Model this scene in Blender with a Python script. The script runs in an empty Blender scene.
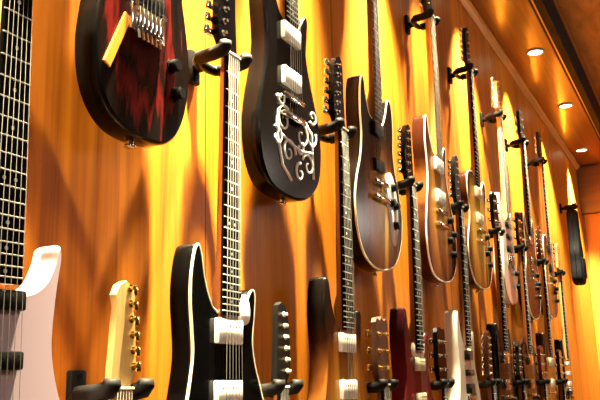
import bpy, bmesh, math, random
from mathutils import Vector, Matrix
from mathutils.geometry import delaunay_2d_cdt
random.seed(4)
sc = bpy.context.scene
COL = sc.collection
EYE = 1.40            # eye height above the floor
W = 0.8135            # distance of the guitar wall from the eye
ZC = EYE + 1.6875     # soffit height
XE = 6.62             # end wall
PI = math.pi

# ------------------------------------------------------------------ materials
def mat(name, col, rough=.4, metal=0., coat=0., spec=.5):
    m = bpy.data.materials.new(name); m.use_nodes = True
    b = m.node_tree.nodes['Principled BSDF']
    b.inputs['Base Color'].default_value = (*col, 1)
    b.inputs['Roughness'].default_value = rough
    b.inputs['Metallic'].default_value = metal
    b.inputs['Coat Weight'].default_value = coat
    b.inputs['Coat Roughness'].default_value = .06
    b.inputs['Specular IOR Level'].default_value = spec
    return m

def nd(m, t, **kw):
    n = m.node_tree.nodes.new(t)
    for k, v in kw.items(): setattr(n, k, v)
    return n
def lk(m, a, b): m.node_tree.links.new(a, b)
def ramp(m, stops):
    r = nd(m, 'ShaderNodeValToRGB'); e = r.color_ramp.elements
    e[0].position, e[0].color = stops[0][0], (*stops[0][1], 1)
    e[1].position, e[1].color = stops[-1][0], (*stops[-1][1], 1)
    for p, c in stops[1:-1]:
        q = e.new(p); q.color = (*c, 1)
    return r

def wood(name, stops, scale, rough=.35, coat=0., board=None, axis=0, bump=.15, spec=.5):
    """grain stretched along the axis whose scale is small; optional boards across one axis"""
    m = mat(name, stops[0][1], rough, 0, coat, spec)
    b = m.node_tree.nodes['Principled BSDF']
    tc = nd(m, 'ShaderNodeTexCoord'); mp = nd(m, 'ShaderNodeMapping')
    mp.inputs['Scale'].default_value = scale
    lk(m, tc.outputs['Object'], mp.inputs['Vector'])
    n1 = nd(m, 'ShaderNodeTexNoise'); n1.inputs['Scale'].default_value = 1; n1.inputs['Detail'].default_value = 7
    n1.inputs['Roughness'].default_value = .65; n1.inputs['Distortion'].default_value = .6
    vec = mp.outputs['Vector']
    fac = n1.outputs['Fac']
    if board:
        sx = nd(m, 'ShaderNodeSeparateXYZ'); lk(m, tc.outputs['Object'], sx.inputs[0])
        dv = nd(m, 'ShaderNodeMath', operation='DIVIDE'); dv.inputs[1].default_value = board
        lk(m, sx.outputs[axis], dv.inputs[0])
        fl = nd(m, 'ShaderNodeMath', operation='FLOOR'); lk(m, dv.outputs[0], fl.inputs[0])
        fr = nd(m, 'ShaderNodeMath', operation='FRACT'); lk(m, dv.outputs[0], fr.inputs[0])
        wn = nd(m, 'ShaderNodeTexWhiteNoise', noise_dimensions='1D'); lk(m, fl.outputs[0], wn.inputs['W'])
        ad = nd(m, 'ShaderNodeVectorMath', operation='ADD'); lk(m, vec, ad.inputs[0])
        ml = nd(m, 'ShaderNodeVectorMath', operation='SCALE'); lk(m, wn.outputs['Color'], ml.inputs[0]); ml.inputs['Scale'].default_value = 9
        lk(m, ml.outputs[0], ad.inputs[1]); vec = ad.outputs[0]
    lk(m, vec, n1.inputs['Vector'])
    if board:
        mx = nd(m, 'ShaderNodeMath', operation='MULTIPLY_ADD'); mx.inputs[1].default_value = .16
        lk(m, wn.outputs['Value'], mx.inputs[0])
        sb = nd(m, 'ShaderNodeMath', operation='SUBTRACT'); lk(m, n1.outputs['Fac'], sb.inputs[0]); sb.inputs[1].default_value = .08
        lk(m, sb.outputs[0], mx.inputs[2]); fac = mx.outputs[0]
    r = ramp(m, stops); lk(m, fac, r.inputs['Fac'])
    colour = r.outputs['Color']
    if board:
        # narrow machined groove where two boards meet
        g1 = nd(m, 'ShaderNodeMath', operation='COMPARE'); lk(m, fr.outputs[0], g1.inputs[0])
        g1.inputs[1].default_value = .5; g1.inputs[2].default_value = .5 - .0022 / board
        mg = nd(m, 'ShaderNodeMix', data_type='RGBA'); lk(m, g1.outputs[0], mg.inputs['Factor'])
        mg.inputs['A'].default_value = (.16, .045, .006, 1); lk(m, colour, mg.inputs['B']); colour = mg.outputs['Result']
    lk(m, colour, b.inputs['Base Color'])
    bp = nd(m, 'ShaderNodeBump'); bp.inputs['Strength'].default_value = bump; bp.inputs['Distance'].default_value = .004
    lk(m, n1.outputs['Fac'], bp.inputs['Height']); lk(m, bp.outputs['Normal'], b.inputs['Normal'])
    return m

def burst(name, stops, rough=.18, cx=0., cz=-.66, rx=.19, rz=.30, grain=.08, coat=.02):
    """sunburst lacquer: colour by distance from the middle of the lower body"""
    m = mat(name, stops[0][1], rough, 0, coat, .09)
    b = m.node_tree.nodes['Principled BSDF']
    tc = nd(m, 'ShaderNodeTexCoord'); mp = nd(m, 'ShaderNodeMapping')
    mp.inputs['Location'].default_value = (-cx / rx, 0, -cz / rz)
    mp.inputs['Scale'].default_value = (1 / rx, 0, 1 / rz)
    lk(m, tc.outputs['Object'], mp.inputs['Vector'])
    ln = nd(m, 'ShaderNodeVectorMath', operation='LENGTH'); lk(m, mp.outputs[0], ln.inputs[0])
    ns = nd(m, 'ShaderNodeTexNoise'); ns.inputs['Scale'].default_value = 14; ns.inputs['Detail'].default_value = 4
    m2 = nd(m, 'ShaderNodeMapping'); m2.inputs['Scale'].default_value = (3.5, 1, .5)
    lk(m, tc.outputs['Object'], m2.inputs['Vector']); lk(m, m2.outputs[0], ns.inputs['Vector'])
    ma = nd(m, 'ShaderNodeMath', operation='MULTIPLY_ADD'); ma.inputs[1].default_value = grain * 4
    lk(m, ns.outputs['Fac'], ma.inputs[0])
    sb = nd(m, 'ShaderNodeMath', operation='SUBTRACT'); lk(m, ln.outputs['Value'], sb.inputs[0]); sb.inputs[1].default_value = grain * 2
    lk(m, sb.outputs[0], ma.inputs[2])
    r = ramp(m, stops); lk(m, ma.outputs[0], r.inputs['Fac'])
    lk(m, r.outputs['Color'], b.inputs['Base Color'])
    return m

def emis(name, col, s):
    m = bpy.data.materials.new(name); m.use_nodes = True
    nt = m.node_tree; nt.nodes.clear()
    o = nt.nodes.new('ShaderNodeOutputMaterial'); e = nt.nodes.new('ShaderNodeEmission')
    e.inputs['Color'].default_value = (*col, 1); e.inputs['Strength'].default_value = s
    nt.links.new(e.outputs[0], o.inputs[0]); return m

M_WALL = wood('orange_panelling', [(.25, (.24, .055, .004)), (.5, (.52, .152, .009)), (.75, (.70, .25, .018))], (26, 26, .9), .45, 0, board=.61, axis=0, bump=.12, spec=.2)
M_END = wood('end_panelling', [(.25, (.40, .11, .008)), (.5, (.62, .20, .016)), (.75, (.72, .27, .03))], (26, 26, .9), .4, 0, board=.2, axis=1, bump=.12)
M_SOFFIT = wood('soffit_veneer', [(.25, (.07, .020, .004)), (.5, (.18, .058, .011)), (.75, (.34, .12, .025))], (1.2, 22, 22), .28, .4, bump=.2)
M_CEIL = wood('ceiling_boards', [(.25, (.12, .048, .010)), (.5, (.27, .115, .028)), (.75, (.40, .18, .05))], (4, 14, 14), .5, 0, board=.24, axis=1, bump=.25)
M_HEADER = wood('dark_header_wood', [(.3, (.06, .018, .004)), (.7, (.14, .045, .008))], (20, 2, 20), .4)
M_MOULD = wood('gilded_moulding', [(.3, (.55, .26, .05)), (.7, (.8, .42, .1))], (2, 30, 30), .25, .6)
M_FLOOR = wood('floor_boards', [(.25, (.12, .05, .02)), (.75, (.28, .13, .05))], (1, 20, 20), .35, .3, board=.14, axis=1)
M_BEAM = mat('black_beam', (.006, .004, .003), .6, 0, 0, .1)
M_STRIP = mat('brushed_strip', (.45, .36, .26), .3, .9)
M_BLK = mat('black_plastic', (.005, .0045, .004), .4, 0, 0, .12)
M_RUB = mat('black_rubber', (.006, .005, .0045), .6, 0, 0, .12)
M_GLOSS = mat('black_lacquer', (.0022, .002, .002), .16, 0, .03, .09)
M_CHROME = mat('chrome', (.85, .82, .76), .14, 1.)
M_FRET = mat('nickel_fret', (.42, .40, .36), .4, .5)
M_GOLD = mat('gold_hardware', (.85, .58, .18), .2, 1.)
M_DKMET = mat('black_chrome', (.05, .045, .04), .25, 1.)
M_CREAM = mat('cream_plastic', (.86, .76, .54), .3)
M_WHITEP = mat('white_plastic', (.9, .88, .82), .3)
M_BONE = mat('bone', (.85, .8, .66), .4)
M_PEARL = mat('pearl', (.82, .82, .76), .15, .2)
M_EBONY = mat('ebony', (.006, .005, .004), .9, 0, 0, 0.)
M_ROSE = wood('rosewood', [(.3, (.035, .012, .006)), (.7, (.10, .035, .015))], (60, 60, 4), .42)
M_MAPLE = wood('maple', [(.3, (.55, .32, .10)), (.7, (.78, .52, .2))], (40, 40, 4), .28, .5)
M_MAHOG = wood('mahogany', [(.3, (.10, .028, .010)), (.7, (.24, .075, .022))], (40, 40, 4), .28, .5)
M_STRING = mat('steel_string', (.09, .08, .07), .6, .5)
M_LENS = emis('lamp_lens', (1, .82, .45), 14)

# ------------------------------------------------------------------ mesh helpers
def link(name, me, m=None, parent=None, smooth=True):
    o = bpy.data.objects.new(name, me); COL.objects.link(o)
    if m: me.materials.append(m)
    if smooth:
        for p in me.polygons: p.use_smooth = True
    if parent: o.parent = parent
    return o
def from_bm(name, bm, m=None, parent=None, smooth=True, angle=None):
    bmesh.ops.recalc_face_normals(bm, faces=bm.faces)
    if angle:
        for e in bm.edges:
            if len(e.link_faces) == 2 and e.calc_face_angle(0) > angle: e.smooth = False
    me = bpy.data.meshes.new(name); bm.to_mesh(me); bm.free()
    return link(name, me, m, parent, smooth)
def box(bm, c, s, bev=0., rot=None):
    r = bmesh.ops.create_cube(bm, size=1)
    vs = r['verts']
    for v in vs:
        v.co = Vector((v.co.x * s[0], v.co.y * s[1], v.co.z * s[2]))
    if bev:
        es = list({e for v in vs for e in v.link_edges})
        rr = bmesh.ops.bevel(bm, geom=es, offset=bev, segments=2, affect='EDGES', profile=.5)
        vs = list({v for f in rr['faces'] for v in f.verts} | {v for v in vs if v.is_valid})
    for v in vs:
        if rot: v.co = rot @ v.co
        v.co += Vector(c)
    return vs
def tube(bm, pts, r, seg=8, closed=False, caps=True):
    pts = [Vector(p) for p in pts]; n = len(pts); rings = []
    rs = r if isinstance(r, (list, tuple)) else [r] * n
    prev = None
    for i, p in enumerate(pts):
        a = pts[(i - 1) % n] if (closed or i > 0) else p
        b = pts[(i + 1) % n] if (closed or i < n - 1) else p
        t = (b - a).normalized()
        if prev is None:
            u = t.orthogonal().normalized()
        else:
            u = (prev - t * prev.dot(t)).normalized()
        prev = u; w = t.cross(u)
        rings.append([bm.verts.new(p + (u * math.cos(2 * PI * k / seg) + w * math.sin(2 * PI * k / seg)) * rs[i]) for k in range(seg)])
    m = n if closed else n - 1
    for i in range(m):
        A, B = rings[i], rings[(i + 1) % n]
        off = 0
        if closed and i == n - 1:
            off = min(range(seg), key=lambda o: (A[0].co - B[o].co).length)
        for k in range(seg):
            bm.faces.new((A[k], A[(k + 1) % seg], B[(k + 1 + off) % seg], B[(k + off) % seg]))
    if not closed and caps:
        bm.faces.new(rings[0][::-1]); bm.faces.new(rings[-1])
def cyl(bm, a, b, r, seg=12): tube(bm, [a, b], r, seg)
def spline(pts, per=6):
    """closed Catmull-Rom through (x, z) points"""
    out = []; n = len(pts)
    for i in range(n):
        p0, p1, p2, p3 = [Vector(pts[(i + k) % n]) for k in (-1, 0, 1, 2)]
        for j in range(per):
            t = j / per
            out.append(.5 * ((2 * p1) + (p2 - p0) * t + (2 * p0 - 5 * p1 + 4 * p2 - p3) * t * t + (3 * p1 - p0 - 3 * p2 + p3) * t ** 3))
    return out
def inset(pts, d):
    n = len(pts); out = []
    area = sum(pts[i].x * pts[(i + 1) % n].y - pts[(i + 1) % n].x * pts[i].y for i in range(n))
    s = 1 if area > 0 else -1
    for i in range(n):
        t = (pts[(i + 1) % n] - pts[i - 1]).normalized()
        out.append(pts[i] + Vector((-t.y, t.x)) * d * s)
    return out
def slab(name, outline, prof, m, parent):
    """outline (x,z) swept through prof = [(inset, y)...] from back to front, flat caps"""
    bm = bmesh.new(); rings = []
    for d, y in prof:
        rings.append([bm.verts.new((p.x, y, p.y)) for p in inset(outline, d)])
    n = len(outline)
    for A, B in zip(rings, rings[1:]):
        for k in range(n): bm.faces.new((A[k], A[(k + 1) % n], B[(k + 1) % n], B[k]))
    for ring in (rings[0], rings[-1]):
        # constrained triangulation keeps the cutaways open
        co = [Vector((v.co.x, v.co.z)) for v in ring]; y = ring[0].co.y
        vs, es, fs, ov, _, _ = delaunay_2d_cdt(co, [], [list(range(n))], 1, 1e-6)
        bv = [ring[ov[i][0]] if ov[i] else bm.verts.new((p.x, y, p.y)) for i, p in enumerate(vs)]
        for f in fs:
            if len({bv[i] for i in f}) == len(f):
                try: bm.faces.new([bv[i] for i in f])
                except ValueError: pass
    return from_bm(name, bm, m, parent, True, .5)
def polyline_tube(name, pts, y, r, m, parent, seg=6):
    bm = bmesh.new(); tube(bm, [(p.x, y, p.y) for p in pts], r, seg, True)
    return from_bm(name, bm, m, parent)
def prop(o, label=None, cat=None, group=None, kind=None):
    if label: o['label'] = label
    if cat: o['category'] = cat
    if group: o['group'] = group
    if kind: o['kind'] = kind
    return o
def empty(name, loc, rot=(0, 0, 0)):
    o = bpy.data.objects.new(name, None); COL.objects.link(o)
    o.empty_display_size = .05; o.location = loc; o.rotation_euler = rot; return o

# ------------------------------------------------------------------ room shell
def struct(name, vs_boxes, m, smooth=False):
    bm = bmesh.new()
    for c, s in vs_boxes: box(bm, c, s)
    return prop(from_bm(name, bm, m, None, smooth), kind='structure')
X0 = -1.6; YR = -2.2
Y_B0, Y_B1 = .552, .497
ZU = ZC + .165
XL = XE - X0; XM = (XE + X0) / 2
struct('wall_left', [((XM, W + .06, (ZC + .3) / 2), (XL, .12, ZC + .3))], M_WALL)
struct('wall_back', [((XE + .06, (W + YR) / 2, (ZC + .3) / 2), (.12, W - YR, ZC + .3))], M_END)
struct('floor', [((XM, (W + YR) / 2, -.05), (XL, W - YR, .1))], M_FLOOR)
struct('ceiling_soffit', [((XM, (W + Y_B0) / 2, ZC + .05), (XL, W - Y_B0, .1))], M_SOFFIT)
struct('ceiling', [((XM, (Y_B1 + YR) / 2, ZU + .05), (XL, Y_B1 - YR, .1))], M_CEIL)
struct('trim_1', [((XM, (Y_B0 + Y_B1) / 2, ZC + .13), (XL, Y_B0 - Y_B1, .265))], M_BEAM)
# slim metal strip let into the beam's lower edge
struct('trim_2', [((XM, Y_B0 - .016, ZC - .004), (XL, .006, .006))], M_STRIP)
bm = bmesh.new()
prof = [(0, 0), (0, -.03), (-.006, -.031), (-.012, -.024), (-.022, -.012), (-.03, -.006), (-.031, 0)]
A = [bm.verts.new((X0, W + y, ZC + z)) for y, z in prof]; B = [bm.verts.new((XE, W + y, ZC + z)) for y, z in prof]
for k in range(len(prof)): bm.faces.new((A[k], A[(k + 1) % len(prof)], B[(k + 1) % len(prof)], B[k]))
bm.faces.new(A); bm.faces.new(B[::-1])
prop(from_bm('trim_3', bm, M_MOULD, None, False), kind='structure')
struct('trim_4', [((XE - .03, (W + YR) / 2, EYE + 1.49), (.06, W - YR, .38))], M_HEADER)
bm = bmesh.new(); box(bm, (XM, W - .009, .06), (XL, .018, .12), .004)
prop(from_bm('baseboard_left', bm, M_HEADER, None, False), kind='structure')

# ------------------------------------------------------------------ lamps in the soffit
def spot(parent, loc, aim, power, cone, blend, size=.03, col=(1, .88, .55)):
    l = bpy.data.lights.new('spot_beam', 'SPOT'); l.energy = power; l.color = col
    l.spot_size = cone; l.spot_blend = blend; l.shadow_soft_size = size
    o = bpy.data.objects.new('bulb', l); COL.objects.link(o); o.parent = parent
    o.location = loc
    d = Vector(aim)
    o.rotation_euler = d.to_track_quat('-Z', 'Y').to_euler()
    return o
ring_me = lens_me = None
def downlight(x, y, z, label, aim, power, cone, blend, group=None):
    global ring_me, lens_me
    t = empty('downlight', (x, y, z)); prop(t, label, 'ceiling light', group)
    if ring_me is None:
        bm = bmesh.new()
        tube(bm, [(.042 * math.cos(a), .042 * math.sin(a), -.003) for a in [2 * PI * k / 32 for k in range(32)]], .006, 8, True)
        r = from_bm('trim_ring', bm, M_STRIP, t); ring_me = r.data
        bm = bmesh.new(); bmesh.ops.create_circle(bm, cap_ends=True, segments=32, radius=.038)
        for v in bm.verts: v.co.z = -.0025
        q = from_bm('lens', bm, M_LENS, t, False); lens_me = q.data
    else:
        for n, me in (('trim_ring', ring_me), ('lens', lens_me)):
            o = bpy.data.objects.new(n, me); COL.objects.link(o); o.parent = t
    spot(t, (0, 0, -.012), aim, power, cone, blend)
    return t
LAMP_Y = .64
lab = ['out of frame behind the viewer', 'over the far left end of the wall', 'above the dark red burst guitar at top left', 'above the ornate black guitar',
       'above the brown double cutaway guitar', 'above the amber guitar', 'above the gold guitar', 'nearest lit one seen in the soffit', 'second lit one along the soffit', 'farthest lit one by the end wall']
# x, watts, beam angle, where the beam meets the wall (height over the eye, shift along the wall)
LX = [(-.95, 500, 50, .3, 0), (.05, 800, 46, .7, .45), (1.08, 3400, 40, -.2, .0), (1.60, 1700, 46, .05, -.22), (2.15, 1100, 46, .45, 0), (2.62, 500, 46, .4, 0),
      (3.18, 800, 64, .9, .05), (4.05, 800, 64, .9, .1), (5.0, 800, 64, .9, .1), (6.08, 2000, 64, 1.0, .1)]
for i, (x, p, ang, az, ax) in enumerate(LX):
    y = LAMP_Y if i < 9 else .70
    downlight(x, y, ZC, 'round recessed ceiling spotlight ' + lab[i], (ax, W - y, az - 1.6875), p, math.radians(ang), 1., 'spotlights along the soffit')
M_FILL = emis('fill_glow', (1, .86, .74), 23)  # glowing globes added out of view to brighten guitar fronts and ceiling
for i, x in enumerate((-.7, 1.45, 4.2, 5.9)):
    t = empty('fill_globe', (x, -1.2, ZU)); prop(t, 'added unseen fill globe over the aisle, ' + ['nearest the viewer', 'second from the viewer', 'third from the viewer', 'nearest the end wall'][i], 'fill light', 'added fill globes over the aisle')
    bm = bmesh.new(); cyl(bm, (0, 0, 0), (0, 0, -.025), .05, 20); from_bm('canopy', bm, M_BLK, t, True, .6)
    bm = bmesh.new(); cyl(bm, (0, 0, -.02), (0, 0, -.42), .004, 8); from_bm('rod', bm, M_BLK, t)
    bm = bmesh.new(); bmesh.ops.create_uvsphere(bm, u_segments=24, v_segments=16, radius=.17)
    for v in bm.verts: v.co.z -= .58
    from_bm('globe', bm, M_FILL, t)

# ------------------------------------------------------------------ guitars
OUT = dict(
 # axis = neck, z = 0 at the nut, x to the right as seen from the room
 superstrat=[(-.03, -.466), (-.050, -.448), (-.066, -.415), (-.077, -.374), (-.087, -.360), (-.098, -.372), (-.107, -.41), (-.109, -.455), (-.103, -.505), (-.100, -.545), (-.110, -.60),
             (-.130, -.67), (-.140, -.735), (-.127, -.805), (-.085, -.85), (0, -.862), (.085, -.85), (.142, -.805), (.160, -.735), (.150, -.67), (.122, -.605), (.098, -.555),
             (.089, -.515), (.095, -.468), (.098, -.436), (.092, -.420), (.080, -.424), (.062, -.448), (.045, -.472), (.03, -.484)],
 pointed=[(-.03, -.455), (-.052, -.43), (-.072, -.385), (-.088, -.335), (-.101, -.318), (-.112, -.332), (-.122, -.385), (-.124, -.445), (-.115, -.505), (-.112, -.545), (-.123, -.61),
          (-.146, -.68), (-.155, -.74), (-.138, -.81), (-.085, -.85), (0, -.858), (.085, -.848), (.146, -.805), (.166, -.735), (.150, -.665), (.121, -.60), (.102, -.55),
          (.094, -.51), (.096, -.465), (.101, -.425), (.105, -.398), (.101, -.382), (.093, -.386), (.087, -.406), (.074, -.430), (.052, -.444), (.028, -.448)],
 strat=[(-.032, -.47), (-.058, -.455), (-.075, -.425), (-.09, -.385), (-.102, -.372), (-.114, -.39), (-.119, -.43), (-.114, -.49), (-.103, -.55), (-.103, -.60),
        (-.114, -.67), (-.118, -.72), (-.108, -.775), (-.082, -.815), (-.04, -.838), (.025, -.842), (.08, -.83), (.115, -.79), (.132, -.73), (.132, -.67),
        (.120, -.61), (.108, -.56), (.108, -.50), (.118, -.46), (.118, -.432), (.100, -.425), (.072, -.45), (.048, -.485), (.032, -.492)],
 double=[(-.03, -.472), (-.05, -.462), (-.066, -.43), (-.076, -.39), (-.086, -.372), (-.097, -.382), (-.107, -.42), (-.110, -.48), (-.106, -.54), (-.118, -.60),
         (-.145, -.66), (-.160, -.72), (-.152, -.79), (-.115, -.85), (-.05, -.878), (.03, -.878), (.11, -.852), (.160, -.79), (.174, -.72), (.158, -.65),
         (.132, -.59), (.122, -.54), (.128, -.48), (.126, -.42), (.116, -.39), (.102, -.382), (.088, -.398), (.072, -.436), (.05, -.468), (.03, -.48)],
 single=[(-.03, -.43), (-.07, -.425), (-.115, -.44), (-.135, -.475), (-.135, -.525), (-.122, -.575), (-.132, -.63), (-.160, -.685), (-.172, -.74), (-.158, -.80),
         (-.115, -.845), (-.05, -.865), (.03, -.866), (.10, -.85), (.150, -.80), (.167, -.735), (.155, -.67), (.128, -.615), (.118, -.57), (.128, -.515), (.135, -.47),
         (.125, -.44), (.107, -.432), (.085, -.455), (.055, -.485), (.03, -.49)],
)
HEAD = dict(
 inline=[(-.0225, 0), (-.026, .012), (-.038, .028), (-.043, .045), (-.041, .10), (-.035, .15), (-.022, .176), (-.004, .186), (.012, .178), (.016, .155), (.017, .10), (.020, .05), (.022, .02), (.0225, 0)],
 scroll=[(-.0225, 0), (-.024, .014), (-.036, .030), (-.034, .06), (-.030, .10), (-.024, .128), (-.028, .146), (-.020, .162), (-.004, .170), (.012, .162), (.020, .146), (.014, .126), (.018, .10), (.020, .06), (.023, .03), (.0225, 0)],
 three=[(-.0225, 0), (-.026, .012), (-.038, .03), (-.041, .06), (-.038, .12), (-.040, .150), (-.030, .162), (-.012, .156), (0, .166), (.012, .156), (.030, .162), (.040, .150), (.038, .12), (.041, .06), (.038, .03), (.026, .012), (.0225, 0)],
)
T = .044        # body thickness
FB = -.0255     # fingerboard face (towards the room)
BF = -.016      # body front face

FRET = {}
def guitar(name, X, Z, label, group, kind='superstrat', finish=None, bind=None, head='inline', tun='L', board=None, neckm=None, headm=None, hw=None,
           pickups=(), pickm=None, knobs=(), knobm=None, guard=None, guardm=None, bridge='hard', scale=1., sx=1., nfret=22, roll=0., hands=None, dots=True, lean=.015, tunm=None, ynut=.068):
    board = board or M_EBONY; neckm = neckm or M_MAHOG; headm = headm or finish; hw = hw or M_CHROME; pickm = pickm or M_BLK; knobm = knobm or M_BLK
    t = empty(name, (X, W - ynut, Z), (lean, roll, 0)); t.scale = (scale,) * 3
    prop(t, label, 'guitar', group)
    ol = spline([(x * sx, z) for x, z in OUT[kind]], 5)
    yb = BF + T
    body = slab('body', ol, [(.008, yb), (.002, yb - .002), (0, yb - .008), (0, BF + .009), (.0018, BF + .003), (.0048, BF)], finish, t)
    if bind:
        polyline_tube('binding', inset(ol, .0022), BF + .0022, .0027, bind, t)
    # neck: rounded back, tapered
    def neck_w(z): return (.0215 + (.0285 - .0215) * (-z / .48))
    bm = bmesh.new(); rings = []
    for z, dp in ((0, .017), (-.10, .018), (-.25, .019), (-.39, .021), (-.42, .030), (-.48, .030)) if nfret > 19 else ((0, .017), (-.10, .018), (-.25, .019), (-.37, .021), (-.40, .030), (-.438, .030)):
        w = neck_w(z); ring = []
        for k in range(9):
            a = PI * k / 8
            ring.append(bm.verts.new((w * math.cos(a), FB + .0045 + dp * math.sin(a) ** .8, z)))
        rings.append(ring)
    for A, B in zip(rings, rings[1:]):
        for k in range(8): bm.faces.new((A[k], A[k + 1], B[k + 1], B[k]))
        bm.faces.new((A[8], A[0], B[0], B[8]))
    bm.faces.new(rings[0]); bm.faces.new(rings[-1][::-1])
    from_bm('neck', bm, neckm, t, True, .8)
    zend = -.648 * (1 - 2 ** (-(nfret + .6) / 12))
    bm = bmesh.new()
    r0 = [bm.verts.new(v) for v in ((-neck_w(0), FB + .005, 0), (-neck_w(0), FB + .001, 0), (-neck_w(0) + .002, FB, 0), (neck_w(0) - .002, FB, 0), (neck_w(0), FB + .001, 0), (neck_w(0), FB + .005, 0))]
    we = neck_w(zend)
    r1 = [bm.verts.new(v) for v in ((-we, FB + .005, zend), (-we, FB + .001, zend), (-we + .002, FB, zend), (we - .002, FB, zend), (we, FB + .001, zend), (we, FB + .005, zend))]
    for k in range(6): bm.faces.new((r0[k], r0[(k + 1) % 6], r1[(k + 1) % 6], r1[k]))
    bm.faces.new(r0[::-1]); bm.faces.new(r1)
    old = set(bm.faces)
    if dots:
        for i in (3, 5, 7, 9, 12, 15, 17, 19, 21):
            z = -.648 * (1 - (2 ** (-i / 12) + 2 ** (-(i - 1) / 12)) / 2)
            for x in ((-.009, .009) if i == 12 else (0,)):
                cyl(bm, (x, FB + .001, z), (x, FB - .0003, z), .0028, 10)
        for f in bm.faces:
            if f not in old: f.material_index = 1
    fbo = from_bm('fingerboard', bm, board, t, False); fbo.data.materials.append(M_PEARL)
    for i in range(1, nfret + 1):
        z = -.648 * (1 - 2 ** (-i / 12)); w = neck_w(z)
        if i not in FRET:
            bm = bmesh.new()
            tube(bm, [(-w, FB + .0004, z), (-w + .001, FB - .0008, z), (w - .001, FB - .0008, z), (w, FB + .0004, z)], .0010, 6)
            FRET[i] = from_bm('fret', bm, M_FRET, fbo).data
        else:
            o = bpy.data.objects.new('fret', FRET[i]); COL.objects.link(o); o.parent = fbo
    bm = bmesh.new(); box(bm, (0, FB - .0005, .002), (.043, .008, .004), .0008)
    from_bm('nut', bm, M_BONE, t, False)
    # headstock
    hol = [Vector(p) for p in HEAD[head]]
    if tun == 'R': hol = [Vector((-p.x, p.y)) for p in hol][::-1]
    hd = slab('headstock', hol, [(.001, FB + .019), (0, FB + .018), (0, FB + .006), (.001, FB + .005)], headm, t)
    # tuners, each one a part
    tp = []
    if head == 'three':
        for k in range(3):
            tp += [(-.026, .042 + k * .04, -1), (.026, .042 + k * .04, 1)]
    else:
        s = -1 if tun == 'L' else 1
        tp = [(s * (.027 - k * .0028), .036 + k * .0245, s) for k in range(6)]
    first = {}
    for x, z, s in tp:
        if s in first:
            o = bpy.data.objects.new('tuner', first[s]); COL.objects.link(o); o.parent = t
        else:
            bm = bmesh.new()
            cyl(bm, (0, .008, 0), (0, -.009, 0), .0034, 10); cyl(bm, (0, .001, 0), (0, -.002, 0), .0062, 12)
            box(bm, (s * .010, .018, 0), (.022, .010, .012), .002)
            cyl(bm, (s * .016, .016, 0), (s * .026, .016, 0), .0025, 8)
            box(bm, (s * .031, .016, 0), (.013, .010, .017), .003)
            o = from_bm('tuner', bm, tunm or hw, t, True, .7); first[s] = o.data
        o.location = (x, FB + .005, z)
    # pickups: (z centre, width, height)
    for z, w, h in pickups:
        bm = bmesh.new(); box(bm, (0, BF - .004, z), (w, .012, h), .003)
        old = set(bm.faces)
        for k in range(6): cyl(bm, (-.026 + k * .0104, BF - .009, z + h * .2), (-.026 + k * .0104, BF - .0106, z + h * .2), .0024, 8)
        for f in bm.faces:
            if f not in old: f.material_index = 1
        from_bm('pickup', bm, pickm, t, True, .6).data.materials.append(M_CHROME)
    # bridge
    bm = bmesh.new()
    if bridge == 'trem':
        box(bm, (0, BF - .004, -.655), (.085, .010, .045), .002)
        for k in range(6): box(bm, (-.026 + k * .0104, BF - .010, -.655), (.009, .010, .034), .0015)
        cyl(bm, (-.036, BF, -.632), (-.036, BF - .012, -.632), .006); cyl(bm, (.036, BF, -.632), (.036, BF - .012, -.632), .006)
        for k in range(6): cyl(bm, (-.026 + k * .0104, BF - .009, -.674), (-.026 + k * .0104, BF - .011, -.69), .003, 8)
        from_bm('bridge', bm, hw, t, True, .6)
        bm = bmesh.new() if kind == 'pointed' else None
        if bm: tube(bm, [(.034, BF - .012, -.655), (.05, BF - .022, -.66), (.058, BF - .026, -.70), (.062, BF - .026, -.76)], [.003, .003, .003, .0045], 8)
        if bm: from_bm('tremolo_arm', bm, hw, t)
    else:
        box(bm, (0, BF - .009, -.648), (.088, .009, .013), .003)
        cyl(bm, (-.037, BF, -.648), (-.037, BF - .008, -.648), .005); cyl(bm, (.037, BF, -.648), (.037, BF - .008, -.648), .005)
        from_bm('bridge', bm, hw, t, True, .6)
        bm = bmesh.new(); box(bm, (0, BF - .009, -.69), (.092, .012, .014), .004)
        cyl(bm, (-.041, BF, -.69), (-.041, BF - .014, -.69), .007); cyl(bm, (.041, BF, -.69), (.041, BF - .014, -.69), .007)
        from_bm('tailpiece', bm, hw, t, True, .6)
    # strings
    for k in range(6):
        u = k / 5 - .5
        bm = bmesh.new(); tube(bm, [(u * .034, FB - .003, .003), (u * .052, BF - .0165, -.648), (u * .052, BF - .012, -.69)], .00055 - .00004 * k, 4)
        from_bm('string', bm, M_STRING, t)
    if guard:
        g = spline(guard, 5)
        slab('pickguard_or_highlight', g, [(0, BF + .0005), (0, BF - .002), (.0012, BF - .0026)], guardm, t)
    kme = None
    for x, z in knobs:
        if kme is None:
            bm = bmesh.new()
            cyl(bm, (0, 0, 0), (0, -.014, 0), .0105, 16); cyl(bm, (0, -.014, 0), (0, -.0155, 0), .0085, 16)
            cyl(bm, (0, 0, 0), (0, -.003, 0), .0125, 16)
            o = from_bm('knob', bm, knobm, t, True, .6); kme = o.data
        else:
            o = bpy.data.objects.new('knob', kme); COL.objects.link(o); o.parent = t
        o.location = (x * sx, BF - .001, z)
    bm = bmesh.new(); zb = min(p.y for p in ol); cyl(bm, (0, yb - T / 2, zb + .006), (0, yb - T / 2, zb - .010), .006, 12); cyl(bm, (0, yb - T / 2, zb - .008), (0, yb - T / 2, zb - .012), .009, 12)
    from_bm('strap_button', bm, hw, t)
    return t

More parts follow.
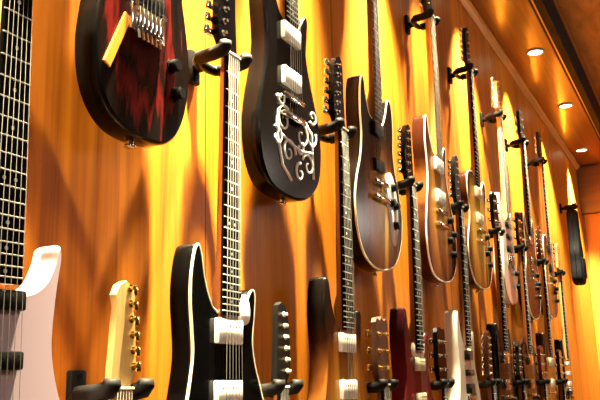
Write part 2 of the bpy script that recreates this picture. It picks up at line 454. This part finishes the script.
# ---- hangers
H_ME = {}
def hanger(X, Z, label, yn=.085):
    t = empty('guitar_hanger', (X, W, Z)); prop(t, label, 'guitar hanger', 'guitar hangers on the panelled wall')
    if not H_ME:
        bm = bmesh.new(); box(bm, (0, -.006, -.010), (.032, .012, .066), .004)
        for z in (.014, -.034): cyl(bm, (0, -.011, z), (0, -.0135, z), .005, 10)
        H_ME['wall_plate'] = from_bm('wall_plate', bm, M_BLK, t, True, .6).data
        bm = bmesh.new(); tube(bm, [(0, -.010, -.012), (0, -.022, -.013), (0, -.034, -.013)], [.012, .009, .009], 10)
        H_ME['arm'] = from_bm('arm', bm, M_BLK, t).data
        bm = bmesh.new(); tube(bm, [(-.036, -.044, -.012), (-.030, -.036, -.013), (-.012, -.033, -.014), (.012, -.033, -.014), (.030, -.036, -.013), (.036, -.044, -.012)], .0095, 10)
        H_ME['yoke'] = from_bm('yoke', bm, M_BLK, t).data
        for s in (-1, 1):
            bm = bmesh.new(); tube(bm, [(s * .036, -.042, -.012), (s * .036, -.075, -.010), (s * .036, -.096, -.006), (s * .036, -.100, .0), (s * .036, -.101, .008)], [.0125, .0125, .013, .013, .011], 10)
            H_ME['prong%d' % s] = from_bm('prong', bm, M_RUB, t).data
    else:
        for k, me in H_ME.items():
            o = bpy.data.objects.new('prong' if k.startswith('prong') else k, me); COL.objects.link(o); o.parent = t

HB2 = ((-.500, .078, .042), (-.602, .078, .042))
SSS = ((-.50, .078, .020), (-.552, .078, .020), (-.605, .078, .024))
HSS = ((-.503, .078, .030), (-.560, .078, .020), (-.612, .078, .034))
KN2 = ((.095, -.70), (.105, -.755)); KN4 = ((.085, -.66), (.12, -.70), (.075, -.725), (.11, -.765))

F_WHITE = mat('pearl_pink_lacquer', (.66, .50, .57), .25, .0, .4)
F_PALE = mat('ivory_lacquer', (.82, .76, .64), .2, 0, 1.)
F_REDB = burst('red_black_burst', [(.2, (.05, .006, .005)), (.36, (.008, .004, .003)), (.50, (.13, .010, .008)), (.58, (.012, .005, .004)), (.75, (.004, .0035, .003))], cz=-.68, rx=.15, rz=.24, grain=.22, coat=.04)
F_TOBACCO = burst('tobacco_burst', [(.15, (.50, .24, .035)), (.5, (.26, .08, .012)), (.72, (.03, .008, .004)), (.9, (.007, .005, .004))])
F_BROWN = burst('brown_burst', [(.15, (.60, .34, .05)), (.42, (.30, .12, .02)), (.66, (.06, .016, .006)), (.85, (.008, .004, .003))], cx=.03, cz=-.74, rx=.165)
F_AMBER = burst('amber_burst', [(.2, (.66, .34, .06)), (.5, (.34, .12, .02)), (.8, (.04, .011, .005))], rx=.165)
F_GOLD = burst('gold_burst', [(.2, (.80, .50, .10)), (.6, (.48, .22, .025)), (.85, (.06, .018, .006))], rx=.17)
F_CHERRY = burst('dark_cherry', [(.2, (.24, .018, .02)), (.7, (.10, .008, .012)), (1., (.03, .004, .006))])
F_WALNUT = burst('walnut_burst', [(.2, (.26, .10, .025)), (.6, (.12, .04, .012)), (.95, (.03, .010, .005))])

rows = {}
def add(row, X, Z, hl, *a, **k):
    g = guitar('electric_guitar', X, Z, *a, **k)
    hanger(X, Z + (.006 if k.get('scale', 1) <= 1 else -.001), hl)
    return g
R1, R2, R3 = 'guitars hanging in the top row', 'guitars hanging in the middle row', 'guitars hanging in the bottom row'
# ---- middle row
Z2 = EYE + .600
add(2, .662, Z2 - .03, 'black hanger holding the pale pink pointed guitar', 'pale pearl pink electric guitar with pointed horns at the left edge of the wall', R2, 'pointed', F_WHITE, None, 'inline', 'L',
    pickups=((-.458, .072, .024), (-.528, .072, .022), (-.600, .072, .034)), bridge='trem', hw=M_DKMET, nfret=19, roll=-.02, knobs=((.072, -.655), (.086, -.70)), neckm=M_MAPLE, headm=M_GLOSS)
add(2, 1.17, Z2, 'black hanger holding the black guitar with cream binding', 'glossy black electric guitar with cream edging and two square white pickups', R2, 'superstrat', M_GLOSS, M_CREAM, 'inline', 'L',
    pickups=HB2, pickm=M_WHITEP, knobs=KN2, headm=M_GLOSS, guard=[(.052, -.432), (.072, -.448), (.072, -.478), (.05, -.486), (.037, -.472)], guardm=M_WHITEP)  # small white guard piece paints the highlight on the right horn
add(2, 1.668, Z2, 'black hanger holding the tobacco sunburst guitar', 'black edged tobacco sunburst electric guitar with cream pickups in the middle row', R2, 'superstrat', F_TOBACCO, None, 'inline', 'L',
    pickups=HB2, pickm=M_WHITEP, knobs=KN2, headm=M_GLOSS)
add(2, 2.16, Z2 - .03, 'black hanger holding the dark cherry guitar', 'dark cherry red electric guitar with cream pickups below the brown double cutaway', R2, 'superstrat', F_CHERRY, None, 'inline', 'L',
    pickups=((-.51, .066, .036), (-.605, .066, .036)), pickm=M_CREAM, knobs=KN2, headm=M_GLOSS, guard=[(-.055, -.468), (-.040, -.452), (0, -.475), (.040, -.465), (.055, -.452), (.045, -.488), (0, -.497), (-.045, -.488)], guardm=M_CREAM)
add(2, 2.665, Z2, 'black hanger holding the ivory guitar', 'ivory white electric guitar with dark pickups in the middle row', R2, 'superstrat', F_PALE, None, 'inline', 'L', pickups=HSS, knobs=KN2, bridge='trem', headm=M_BLK)
add(2, 3.2, Z2, 'black hanger holding the plain black guitar', 'plain black electric guitar right of the ivory one', R2, 'double', M_GLOSS, None, 'three', pickups=HB2, pickm=M_CHROME, knobs=KN4, headm=M_GLOSS)
add(2, 3.66, Z2, 'black hanger holding the black single cutaway', 'black single cutaway electric guitar with gold hardware, third from the end', R2, 'single', M_GLOSS, None, 'three', pickups=HB2, pickm=M_GOLD, hw=M_GOLD, knobs=KN4, headm=M_GLOSS)
add(2, 4.16, Z2, 'black hanger holding the walnut guitar', 'walnut brown electric guitar second from the far end of the middle row', R2, 'superstrat', F_WALNUT, None, 'inline', pickups=HB2, pickm=M_CREAM, knobs=KN2)
add(2, 4.67, Z2, 'black hanger holding the last middle row guitar', 'black electric guitar with a maple headstock, last in the middle row', R2, 'strat', M_GLOSS, None, 'scroll', pickups=SSS, pickm=M_WHITEP, bridge='trem', headm=M_MAPLE, neckm=M_MAPLE)
# ---- top row
Z1 = EYE + 1.20
g_a = add(1, .937, Z1 + .025, 'black hanger holding the red and black burst guitar', 'dark red and black burst electric guitar hanging at top left', R1, 'strat', F_REDB, None, 'scroll', 'L', sx=.94,
    pickups=HSS, pickm=M_BLK, bridge='trem', knobs=((.075, -.70), (.088, -.745)), board=M_ROSE, headm=M_BLK)
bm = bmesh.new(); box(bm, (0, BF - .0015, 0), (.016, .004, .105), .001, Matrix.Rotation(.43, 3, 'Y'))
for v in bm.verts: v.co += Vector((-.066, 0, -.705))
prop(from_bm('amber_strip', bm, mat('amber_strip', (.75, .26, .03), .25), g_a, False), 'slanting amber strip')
g_b = add(1, 1.432, Z1 + .05, 'black hanger holding the ornate scrollwork guitar', 'black electric guitar with white painted scrollwork on its lower body', R1, 'superstrat', M_GLOSS, None, 'inline', 'L', sx=.95,
    pickups=HB2, pickm=M_WHITEP, bridge='hard', board=M_EBONY)  # white pickup colour stands in for the glint on chrome covers
g_c = add(1, 1.93, Z1 - .025, 'black hanger holding the brown double cutaway', 'brown burst double cutaway electric guitar with cream edging and pale knob plate', R1, 'double', F_BROWN, M_CREAM, 'three',
    pickups=((-.50, .066, .034), (-.60, .066, .034)), pickm=M_BLK, hw=M_CHROME, board=M_ROSE, headm=M_BLK,
    guard=[(.05, -.62), (.085, -.60), (.115, -.62), (.135, -.68), (.132, -.75), (.11, -.80), (.08, -.79), (.07, -.73), (.055, -.68)], guardm=M_PEARL,
    knobs=((.098, -.64), (.112, -.69), (.108, -.745), (.082, -.685)))
g_d = add(1, 2.47, Z1 + .035, 'black hanger holding the amber guitar', 'amber electric guitar with white edging right of the brown double cutaway', R1, 'superstrat', F_AMBER, M_WHITEP, 'inline', 'L',
    pickups=HB2, pickm=M_WHITEP, knobs=KN4, scale=1.06, board=M_MAPLE, neckm=M_MAPLE, headm=M_BLK)
add(1, 2.97, Z1 + .015, 'black hanger holding the gold burst guitar', 'gold burst single cutaway electric guitar with cream edging in the top row', R1, 'single', F_GOLD, M_CREAM, 'inline', 'L', pickups=HB2, pickm=M_CREAM, knobs=KN4, headm=M_BLK)
add(1, 3.45, Z1 - .03, 'black hanger holding the cream guitar', 'cream electric guitar in the top row right of the gold burst', R1, 'strat', F_PALE, None, 'scroll', 'L', pickups=SSS, pickm=M_BLK, bridge='trem', knobs=KN2, headm=M_MAPLE, neckm=M_MAPLE, board=M_MAPLE)
add(1, 3.93, Z1 - .025, 'black hanger holding the dark walnut guitar', 'dark walnut electric guitar with cream edging in the top row', R1, 'double', F_WALNUT, M_CREAM, 'three', pickups=HB2, pickm=M_CHROME, knobs=KN4, headm=M_BLK)
add(1, 4.43, Z1, 'black hanger holding the amber single cutaway', 'amber brown single cutaway electric guitar next to the black gig bag', R1, 'single', F_AMBER, M_CREAM, 'three', pickups=HB2, pickm=M_BLK, knobs=KN4, headm=M_BLK)
# ---- bottom row (mostly below the frame)
Z3 = EYE + .005
add(3, .885, Z3 + .002, 'black hanger holding the maple headstock guitar at bottom left', 'guitar with a maple headstock rising below the red and black burst guitar', R3, 'strat', F_REDB, None, 'scroll', 'R', pickups=SSS, pickm=M_WHITEP, bridge='trem', neckm=M_MAPLE, board=M_MAPLE, headm=M_MAPLE, hw=M_GOLD, scale=.88)
add(3, 1.345, Z3, 'black hanger below the scrollwork guitar', 'bottom row guitar with dark headstock and pale tuners below the scrollwork guitar', R3, 'superstrat', M_GLOSS, None, 'inline', 'R', pickups=HB2, headm=M_BLK, tunm=M_CREAM, scale=.86)
add(3, 1.86, Z3, 'black hanger below the brown double cutaway', 'bottom row guitar with brown headstock below the brown double cutaway', R3, 'double', F_BROWN, None, 'three', pickups=HB2, headm=M_ROSE, hw=M_GOLD)
add(3, 2.34, Z3, 'black hanger below the amber guitar', 'bottom row guitar with black headstock below the amber guitar', R3, 'single', M_GLOSS, None, 'three', pickups=HB2, headm=M_GLOSS)
add(3, 2.92, Z3, 'black hanger below the gold burst guitar', 'bottom row guitar with walnut headstock below the gold burst guitar', R3, 'superstrat', F_WALNUT, None, 'inline', 'L', pickups=HB2)
add(3, 3.42, Z3, 'black hanger below the cream guitar', 'bottom row guitar with black headstock below the cream guitar', R3, 'strat', M_GLOSS, None, 'scroll', 'L', pickups=SSS, headm=M_BLK)
add(3, 3.89, Z3, 'black hanger below the dark walnut guitar', 'bottom row guitar with cherry headstock below the dark walnut guitar', R3, 'double', F_CHERRY, None, 'three', pickups=HB2)
add(3, 4.385, Z3, 'black hanger below the amber single cutaway', 'bottom row guitar with black headstock below the amber single cutaway', R3, 'single', M_GLOSS, None, 'three', pickups=HB2)

# ---- scrollwork painted on the ornate guitar: raised white line work
def scroll(bm, cx, cz, r, turns, a0, s=1, n=26, th=.0036):
    pts = []
    for i in range(n):
        u = i / (n - 1); a = a0 + s * turns * 2 * PI * u; rr = r * (1 - .85 * u)
        pts.append((cx + .02 + rr * math.cos(a), BF - .0008, cz + rr * math.sin(a)))
    tube(bm, pts, [th * (1 - .5 * i / n) for i in range(n)], 6)
bm = bmesh.new()
for cx, cz, r, tn, a0, s in [(-.05, -.70, .032, 1.3, 1.0, 1), (.03, -.715, .034, 1.2, 2.2, -1), (-.03, -.765, .030, 1.3, 0, 1), (.06, -.775, .028, 1.2, 2.8, -1), (.02, -.80, .022, 1.1, 1.5, 1),
                             (.075, -.705, .026, 1.3, .5, -1), (.085, -.655, .020, 1.1, 4., 1), (-.08, -.745, .022, 1.1, 2, -1), (-.06, -.655, .018, 1.1, 3, 1), (.02, -.745, .018, 1.0, 1, -1)]:
    scroll(bm, cx, cz, r, tn, a0, s)
for pts in ([(-.06, -.735), (-.02, -.745), (.03, -.75), (.08, -.742)], [(.05, -.68), (.075, -.70), (.08, -.74), (.085, -.80)], [(-.075, -.70), (-.08, -.74), (-.06, -.80), (-.02, -.825)]):
    tube(bm, [(x + .02, BF - .0008, z) for x, z in pts], .0036, 6)
from_bm('scrollwork', bm, M_WHITEP, g_b)

# ---- gig bag on the last hanger
bag = empty('gig_bag', (5.5, W - .085, EYE + 1.10)); bag.scale = (.6,) * 3; prop(bag, 'black padded gig bag hanging last in the top row by the end wall', 'gig bag')
M_BAG = mat('black_nylon', (.004, .005, .008), .7, 0, 0, .1)
bol = spline([(-.05, .02), (-.06, -.05), (-.065, -.18), (-.085, -.32), (-.13, -.45), (-.13, -.56), (-.15, -.68), (-.14, -.76), (-.06, -.80), (.06, -.80), (.14, -.76), (.15, -.68), (.13, -.56), (.13, -.45), (.085, -.32), (.065, -.18), (.06, -.05), (.05, .02), (0, .035)], 5)
slab('bag_shell', bol, [(.02, .075), (.006, .065), (0, .05), (0, -.02), (.006, -.034), (.02, -.042)], M_BAG, bag)
bm = bmesh.new(); tube(bm, [(p.x, .015, p.y) for p in inset(bol, -.001)], .004, 6, True); from_bm('zipper', bm, M_DKMET, bag)
bm = bmesh.new(); box(bm, (0, -.048, -.62), (.2, .024, .22), .01); from_bm('pocket', bm, M_BAG, bag, True, .6)
bm = bmesh.new(); tube(bm, [(-.03, .0, .028), (-.025, .0, .06), (.025, .0, .06), (.03, .0, .028)], .006, 8); from_bm('loop', bm, M_RUB, bag)
hanger(5.5, EYE + 1.10 + .050, 'black hanger holding the gig bag')

# ------------------------------------------------------------------ world, camera, view
w = bpy.data.worlds.new('shop_interior'); sc.world = w; w.use_nodes = True
bg = w.node_tree.nodes['Background']; bg.inputs['Color'].default_value = (1, .72, .5, 1); bg.inputs['Strength'].default_value = .03
cd = bpy.data.cameras.new('camera'); cam = bpy.data.objects.new('camera', cd); COL.objects.link(cam)
cd.sensor_width = 36; cd.lens = 36 * 800 / 600; cd.clip_start = .01
R = Vector((.45606827, -.88951925, -.027518)); U = Vector((-.19328608, -.1291885, .97260003)); Fw = Vector((.86870146, .43825317, .23085046))
cam.matrix_world = Matrix(((R.x, U.x, -Fw.x, 0), (R.y, U.y, -Fw.y, 0), (R.z, U.z, -Fw.z, EYE), (0, 0, 0, 1)))
sc.camera = cam
vs = sc.view_settings; vs.view_transform = 'Standard'; vs.look = 'None'; vs.exposure = 0; vs.gamma = 1; vs.use_curve_mapping = False
